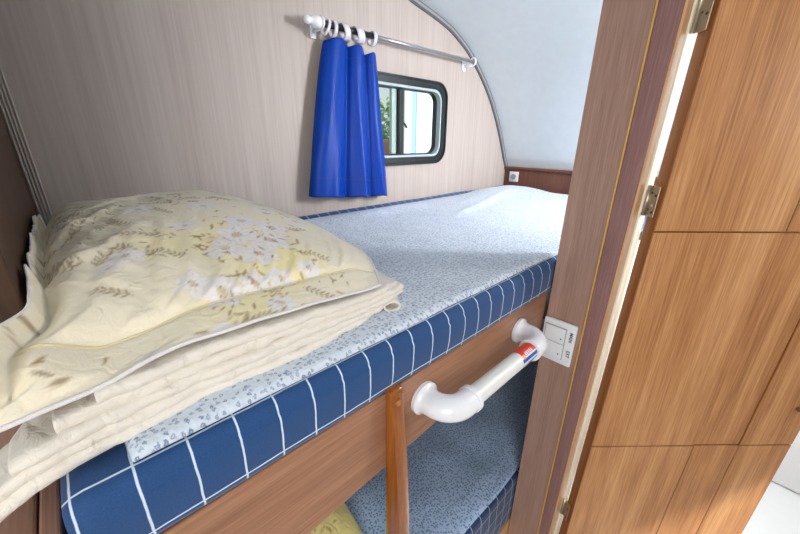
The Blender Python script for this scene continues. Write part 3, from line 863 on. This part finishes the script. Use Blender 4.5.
cl_ = obj('turned_corner', bm, M['quilt'], q, smooth=True)
sd = cl_.modifiers.new('th', 'SOLIDIFY'); sd.thickness = 0.0025; sd.offset = 0
tag(q, 'cream cotton quilt folded in layers under the floral pillow', 'quilt')

# yellow cushion on the lower bunk
def low_pillow(s, t):
    x = lerp(-0.05, 0.315, s)+0.02*math.sin(PI*t)*s; y = lerp(0.40, 0.86, t)
    a, bb = 2*s-1, 2*t-1
    return x, y, (max(0, 1-abs(a)**2.6)**0.6)*(max(0, 1-abs(bb)**2.6)**0.6)
bm = bmesh.new()
def lt(s, t):
    x, y, h_ = low_pillow(s, t)
    return Vector((x, y, -0.885+0.10*h_+0.006*noise.noise(Vector((x*14, y*14, 31)))*min(1, h_*3)+0.003*noise.noise(Vector((x*30, y*30, 33)))))
add_surface(bm, lt, 90, 110)
add_surface(bm, lambda s, t: Vector((lt(s, t).x, lt(s, t).y, lerp(lt(s, t).z, -0.884, min(1, 12*min(s, 1-s, t, 1-t))))), 40, 40)
bmesh.ops.recalc_face_normals(bm, faces=bm.faces[:])
lp = obj('pillow', bm, M['pillow'], loc=(0.13, 0.63, -0.885), smooth=True)
tag(lp, 'yellow floral pillow lying on the lower bunk, partly seen under the front board', 'pillow')
PL = Print(-0.08, 0.36, 0.37, 0.9, 0.002, srgb(240, 226, 148)[:3])
for k in range(60):
    leaves(PL, rnd.uniform(-.06, .33), rnd.uniform(.4, .86), 5, 0.03, rnd)
colour_attr(lp, lambda x, y, z: PL.get(x, y))

# ------------------------------------------------------------------ wardrobe side, end ledges
tag(obj('wardrobe_side', box(-0.085, -0.0505, 0.425, YW-0.003, -0.228, 0.512, 0.002), M['dark_wood'], loc=(-0.068, 0.7, -0.262)),
    'dark brown wardrobe side panel at the head of the bunk', 'wardrobe panel')
e = empty('bed_end', (-0.09, 0.5, -1.35), 'two brown wooden boards ending beside mattress corner under the quilt', 'bed end')
def rounded_board(x0, x1, y0, y1, z0, z1, r):
    P = [(x0, y1), (x0, y0+r*0.4), (x0+0.004, y0)]
    for k in range(9):
        a = -0.5*PI+0.5*PI*k/8; P.append((x1-r+r*math.cos(a), y0+r+r*math.sin(a)))
    P.append((x1, y1))
    return prism(P, 'Z', z0, z1, 0.002)
obj('end_board', box(-0.0760, -0.0635, 0.292, YW-0.003, -1.35, -0.284, 0.002), M['ledge'], e)
obj('ledge_top', rounded_board(-0.30, -0.0772, 0.24, YW-0.003, -0.308, -0.284, 0.03), M['ledge'], e)

# ------------------------------------------------------------------ partition post with light switch
XP = 0.742
p = empty('partition_post', (XP, 0.215, -1.35), 'tall brown wooden partition post with gold bead standing by the bunk', 'post')
def leaning(y0t, y0b, y1t, y1b, x0, x1, bev=0.0008):
    # upright board whose edges run from (top, bottom) offsets; the old post is not perfectly plumb
    return prism([(y0b, -1.35), (y1b, -1.35), (y1t, 0.50), (y0t, 0.50)], 'X', x0, x1, bev)
obj('panel_board', leaning(0.1975, 0.1985, 0.278, 0.278, XP, XP+0.036), M['panel'], p)
obj('gold_bead', leaning(0.1937, 0.1947, 0.1970, 0.1980, XP-0.0015, XP+0.034, 0.0005), M['gold'], p)
obj('jamb_board', leaning(0.1565, 0.1730, 0.1932, 0.1942, XP, XP+0.035), M['jamb'], p)
obj('edge_band', leaning(0.1520, 0.1685, 0.1560, 0.1725, XP+0.0005, XP+0.0370, 0.0005), M['band'], p)
obj('gap_strip', leaning(0.1490, 0.1655, 0.1580, 0.1745, XP+0.0375, XP+0.085), M['cream'], p)  # cream strip added to stand for the bright gap beside the door

def text_bm(txt, size, ex=0.0002):
    cu = bpy.data.curves.new('t', 'FONT'); cu.body = txt; cu.size = size; cu.extrude = ex; cu.align_x = 'CENTER'; cu.align_y = 'CENTER'; cu.offset = size*0.02
    t = bpy.data.objects.new('t', cu); C.objects.link(t); bpy.context.view_layer.update()
    me = bpy.data.meshes.new_from_object(t.evaluated_get(bpy.context.evaluated_depsgraph_get()))
    bpy.data.objects.remove(t); bpy.data.curves.remove(cu)
    bm = bmesh.new(); bm.from_mesh(me); bpy.data.meshes.remove(me); return bm

sw = empty('light_switch', (XP, 0.2425, -0.434), 'white double light switch plate on the brown partition post', 'light switch')
xs = XP-0.0004
# slightly pillowed plate
def plate(y0, y1, z0, z1, x0, x1, bev): return box(x0, x1, y0, y1, z0, z1, bev, 3)
obj('plate', plate(0.2055, 0.2785, -0.487, -0.381, xs-0.009, xs, 0.004), M['white'], sw, smooth=40)
obj('surround', plate(0.2245, 0.2725, -0.474, -0.394, xs-0.0105, xs-0.0092, 0.0006), M['fitting_grey'], sw)
for z0, z1 in ((-0.4725, -0.4345), (-0.4335, -0.3955)):
    rk = obj('rocker', plate(0.226, 0.271, z0, z1, xs-0.0128, xs-0.0107, 0.0012), M['white'], sw, smooth=40)
    obj('mark', tube([(xs-0.0132, 0.2335, z0+0.012), (xs-0.0129, 0.2335, z0+0.012)], 0.0018, 10), M['grey_mark'], rk)
for txt, zc in (('MAIN', -0.411), ('EXT', -0.454)):
    bm = text_bm(txt, 0.010)
    bm.transform(Matrix.Translation((xs-0.0093, 0.2145, zc)) @ Matrix(((0, 0, -1, 0), (0, -1, 0, 0), (-1, 0, 0, 0), (0, 0, 0, 1))) @ Matrix.Rotation(0, 4, 'Z'))
    obj('lettering', bm, M['grey_mark'], sw)

# ------------------------------------------------------------------ grab bar
g = empty('grab_bar', (0.47, YF, -0.373), 'white plastic grab bar with red and blue sticker on bunk front board', 'grab bar')
ZG, YB = -0.374, 0.231
RB = 0.0155
def elbow(xf, sgn):
    bm = bmesh.new()
    P, Rr = [], []
    yf = YF-0.0012
    R0 = 0.034
    P += [(xf, yf, ZG), (xf, yf-0.006, ZG), (xf, yf-0.009, ZG)]; Rr += [0.0265, 0.0265, 0.0225]
    cy = yf-0.010-0.008
    P += [(xf, yf-0.0135, ZG)]; Rr += [0.0205]
    c0x, c0y = xf+sgn*R0, YB+R0
    for k in range(0, 13):
        a = 0.5*PI*k/12
        P.append((c0x-sgn*R0*math.cos(a), c0y-R0*math.sin(a), ZG)); Rr.append(0.0198)
    P += [(c0x+sgn*0.006, YB, ZG), (c0x+sgn*0.012, YB, ZG), (c0x+sgn*0.0125, YB, ZG), (c0x+sgn*0.020, YB, ZG), (c0x+sgn*0.0205, YB, ZG)]
    Rr += [0.0198, 0.0198, 0.0212, 0.0212, 0.0165]
    return add_tube(bm, P, Rr, 32)
for xf, sgn in ((0.325, 1), (0.618, -1)):
    obj('elbow', elbow(xf, sgn), M['plastic'], g, smooth=35)
XA, XB = 0.325+0.034+0.018, 0.618-0.034-0.018
obj('bar', tube([(XA, YB, ZG), (XB, YB, ZG)], RB, 32), M['bar'], g, smooth=35)
def arc_patch(x0, x1, a0, a1, rad, n=16):
    bm = bmesh.new()
    def fn(u, v):
        a = math.radians(lerp(a0, a1, v)); return Vector((lerp(x0, x1, u), YB-rad*math.cos(a), ZG+rad*math.sin(a)))
    add_surface(bm, fn, 2, n); return bm
stk = obj('sticker', arc_patch(0.510, 0.563, -40, 150, RB+0.0003), M['plastic'], g, smooth=True)
obj('red_band', arc_patch(0.516, 0.563, 46, 150, RB+0.0006), M['red'], stk, smooth=True)
obj('orange_band', arc_patch(0.516, 0.524, 34, 62, RB+0.0009), M['orange'], stk, smooth=True)
obj('blue_band', arc_patch(0.512, 0.563, 14, 36, RB+0.0006), M['blue_sticker'], stk, smooth=True)
obj('blue_band', arc_patch(0.530, 0.563, -14, -2, RB+0.0006), M['blue_sticker'], stk, smooth=True)
# small white lettering, too small in the photo to read as more than upright strokes
bm = bmesh.new()
for k in range(5):
    x0 = 0.527+k*0.0052
    def fn(u, v, x0=x0):
        a = math.radians(lerp(50, 72, v)); return Vector((x0+0.0030*u, YB-(RB+0.0009)*math.cos(a), ZG+(RB+0.0009)*math.sin(a)))
    add_surface(bm, fn, 1, 4)
obj('lettering', bm, M['plastic'], stk)

# ------------------------------------------------------------------ varnished wooden rail
rl = empty('wooden_rail', (0.258, 0.27, -1.35), 'varnished orange-brown upright wooden rail fixed to the bunk front board', 'rail')
sect = [(YF-0.0012, -0.3155), (0.2735, -0.3175), (0.2705, -0.325), (0.266, -0.38), (0.2615, -0.42), (0.257, -0.48), (0.253, -0.56), (0.2505, -0.66), (0.250, -0.85), (0.250, -1.35), (YF-0.0012, -1.35)]
bm = prism(sect, 'X', 0.2475, 0.2700, 0.0018)
obj('upright', bm, M['varnish'], rl, smooth=40)
bm = tube([(0.2575, 0.2705, -0.334), (0.2575, 0.2672, -0.334), (0.2575, 0.2655, -0.334)], [0.0046, 0.0044, 0.0028], 16)
obj('peg', bm, M['peg'], rl)

# ------------------------------------------------------------------ door standing ajar
HA = (0.772, 0.120, -1.32)
ANG = math.radians(-42.5)
d = empty('door_1', HA, kind='structure', rotz=ANG)
W, TH = 0.492, 0.030
zB, zT = -1.31, 0.495
def bowed(bm):
    # the light door has racked a little out of square
    for v in bm.verts:
        z = v.co.z+HA[2]
        v.co.x += 0.004-0.022*((0.45-z)/1.5)*(1.0+0.6*v.co.x)
    return bm
obj('door_core', bowed(box(0.0, W, 0.004, TH, zB-HA[2], zT-HA[2], 0.001)), M['door_edge'], d, local=True)
GZ = [zB, -0.683, -0.158, zT]; GX = [0.0, 0.250, 0.362, W]
for i in range(3):
    for j in range(3):
        gz0 = GZ[j]+(0.0016 if j else 0); gz1 = GZ[j+1]-(0.0016 if j < 2 else 0)
        gx0 = GX[i]+(0.0013 if i else 0); gx1 = GX[i+1]-(0.0013 if i < 2 else 0)
        rec = 0.0022 if (i == 1 and j == 1) else 0.0
        o_ = obj('door_board', bowed(box(gx0, gx1, 0.0+rec, 0.0038, gz0-HA[2], gz1-HA[2], 0.0009)), M['door'], d, local=True)
def hinge(zc, hh=0.052):
    k = empty('hinge', (0, 0, zc-HA[2])); k.parent = d
    return k
for zc, hh in ((0.222, 0.06), (-0.106, 0.028), (-0.935, 0.028)):
    bm = bmesh.new()
    # leaf on the door's hinge edge (local x just below 0), running across the gap to the post
    t = box(-0.0026, -0.0006, 0.012, 0.036, zc-HA[2]-hh, zc-HA[2]+hh, 0.0008); merge(bm, t)
    add_tube(bm, [(-0.0042, 0.036, zc-HA[2]-hh), (-0.0042, 0.036, zc-HA[2]+hh)], 0.0042, 12)
    hg = obj('hinge', bowed(bm), M['metal'], d, local=True)
    hb_ = bmesh.new()
    n_ = 2 if hh < 0.04 else 4
    for q_ in range(n_):
        zz = zc-HA[2]-hh*0.55+q_*(1.1*hh)/(n_-1)
        for yy, rr in ((0.018, 0.0024), (0.028, 0.0018)):
            add_tube(hb_, [(-0.0031, yy, zz-0.004*(yy < 0.02)), (-0.0027, yy, zz-0.004*(yy < 0.02))], rr, 10)
    obj('screw_hole', bowed(hb_), M['hole'], hg, local=True)
    obj('screw', bowed(tube([(-0.0042, 0.0215, zc-HA[2]-hh*0.25), (-0.0027, 0.0215, zc-HA[2]-hh*0.25)], [0.0022, 0.003], 12)), M['screw'], hg, local=True)
bm = tube([(0.443, -0.0002, -0.572-HA[2]), (0.443, -0.008, -0.572-HA[2]), (0.443, -0.018, -0.572-HA[2]), (0.443, -0.022, -0.572-HA[2])], [0.006, 0.005, 0.0095, 0.006], 16)
obj('door_knob', bm, M['metal'], d, local=True)

# white moulded unit beyond the door
u = empty('washroom_unit', (1.55, -0.55, -1.35), 'white moulded washroom floor unit seen past the lower door edge', 'washroom unit')
obj('tray', box(1.30, 1.80, -1.1, -0.10, -1.351, -1.24, 0.02, 3), M['grey_soft'], u, smooth=40)
obj('upstand', box(1.72, 1.79, -1.1, -0.10, -1.24, -0.70, 0.015, 3), M['grey_soft'], u, smooth=40)

# ------------------------------------------------------------------ outside the window
def grass_mat():
    m, nt, b = new_mat('grass')
    tc = N(nt, 'ShaderNodeTexCoord'); no = N(nt, 'ShaderNodeTexNoise'); no.inputs['Scale'].default_value = 6; no.inputs['Detail'].default_value = 6
    nt.links.new(tc.outputs['Object'], no.inputs['Vector'])
    cr = N(nt, 'ShaderNodeValToRGB'); e = cr.color_ramp.elements; e[0].position = .35; e[0].color = srgb(96, 130, 60); e[1].position = .7; e[1].color = srgb(170, 196, 110)
    nt.links.new(no.outputs['Fac'], cr.inputs[0]); nt.links.new(cr.outputs[0], b.inputs['Base Color']); b.inputs['Roughness'].default_value = 0.9
    return m
M['grass'] = grass_mat()
tag(obj('ground', box(-6, 14, YW+0.3, 16, -2.15, -2.0), M['grass']), kind='structure')

def shrub(name, loc, rx, ry, rz, label, seed, n=1500):
    r_ = random.Random(seed); e = empty(name, loc, label, 'shrub')
    bm = bmesh.new()
    for k in range(n):
        while True:
            v = Vector((r_.uniform(-1, 1), r_.uniform(-1, 1), r_.uniform(-1, 1)))
            if 0.35 < v.length < 1: break
        cpt = Vector((loc[0]+v.x*rx, loc[1]+v.y*ry, loc[2]+rz+v.z*rz*0.98))
        a = Vector((r_.uniform(-1, 1), r_.uniform(-1, 1), r_.uniform(-1, 1))).normalized(); b_ = a.orthogonal().normalized()
        L = r_.uniform(.05, .09)
        bm.faces.new([bm.verts.new(cpt+a*L), bm.verts.new(cpt+b_*L*.4), bm.verts.new(cpt-a*L), bm.verts.new(cpt-b_*L*.4)])
    obj('foliage', bm, M['leaf'], e)
    obj('stem', tube([(loc[0], loc[1], loc[2]), (loc[0], loc[1], loc[2]+rz)], 0.04, 8), M['varnish'], e)
M['leaf'] = plain('shrub_leaf', (120, 168, 66), 0.6, bscale=5)
shrub('shrub', (3.75, 4.7, -2.0), 1.2, 0.5, 1.36, 'green leafy shrub outside, seen through the window beside curtain', 5, 5000)
M['brick'] = plain('brick_red', (178, 128, 112), 0.8, bscale=20)
tag(obj('garden_wall', box(1.8, 4.6, 3.6, 3.75, -2.0, -0.02, 0.01), M['brick'], loc=(3.2, 3.67, -2.0)), 'low reddish garden wall outside the window', 'wall')
M['ext_white'] = plain('painted_white', (240, 242, 246), 0.5, bscale=6)
M['ext_blue'] = plain('painted_pale_blue', (164, 190, 220), 0.5, bscale=6)
e = empty('outbuilding', (3.6, 3.3, -2.0), 'white outbuilding with pale blue side outside the window', 'building')
obj('front_wall', box(3.18, 5.2, 3.05, 3.25, -2.0, 1.8, 0.004), M['ext_white'], e)
obj('side_wall', box(3.05, 3.178, 3.06, 3.24, -2.0, 1.8, 0.004), M['ext_blue'], e)
tag(obj('awning_post', box(2.86, 2.965, 2.92, 3.03, -2.0, 1.9, 0.01), M['ext_white'], loc=(2.9, 2.97, -2.0)), 'slim white post standing outside the window', 'post')

# ------------------------------------------------------------------ light
wd = bpy.data.worlds.new('world'); sc.world = wd; wd.use_nodes = True
bg = wd.node_tree.nodes['Background']; bg.inputs[0].default_value = (0.90, 0.95, 1.0, 1); bg.inputs[1].default_value = 0.8
def area(name, loc, target, sx, sy, power, col=(1, 1, 1)):
    l = bpy.data.lights.new(name, 'AREA'); l.shape = 'RECTANGLE'; l.size = sx; l.size_y = sy; l.energy = power; l.color = col
    o = bpy.data.objects.new(name, l); C.objects.link(o); o.location = loc
    o.rotation_euler = (Vector(target)-Vector(loc)).to_track_quat('-Z', 'Y').to_euler()
    return o
area('near_fill', (-0.95, -1.05, 0.05), (0.6, 0.5, -0.3), 1.0, 0.9, 25, (1.0, 0.97, 0.93))  # added fill lamp from behind the camera; no entrance stands here
area('far_fill', (1.36, -0.35, 0.22), (1.52, 0.75, -0.12), 0.35, 0.3, 25, (0.97, 0.98, 1.0))  # added fill lamp, hidden behind the door, brightens far bunk and curved shell
sun = bpy.data.lights.new('sun', 'SUN'); sun.energy = 6.0; sun.angle = 0.05
so_ = bpy.data.objects.new('sun', sun); C.objects.link(so_); so_.rotation_euler = (math.radians(46), 0, math.radians(12))

# ------------------------------------------------------------------ camera
cam = bpy.data.cameras.new('camera'); co = bpy.data.objects.new('camera', cam); C.objects.link(co)
cam.sensor_width = 36; cam.lens = 345.65*36/800; cam.clip_start = 0.01; cam.clip_end = 100
Rm = ((0.723, -0.235, 0.649), (-0.690, -0.260, 0.675), (0.010, -0.937, -0.350))
# columns: image right, image down, forward
right = Vector((Rm[0][0], Rm[1][0], Rm[2][0])).normalized(); fwd = Vector((Rm[0][2], Rm[1][2], Rm[2][2])).normalized()
right = (right-fwd*right.dot(fwd)).normalized(); up = right.cross(fwd)
co.matrix_world = Matrix(((right.x, up.x, -fwd.x, 0), (right.y, up.y, -fwd.y, 0), (right.z, up.z, -fwd.z, 0), (0, 0, 0, 1)))
sc.camera = co
sc.view_settings.view_transform = 'Standard'; sc.view_settings.look = 'None'; sc.view_settings.exposure = 0.0; sc.view_settings.gamma = 1.0
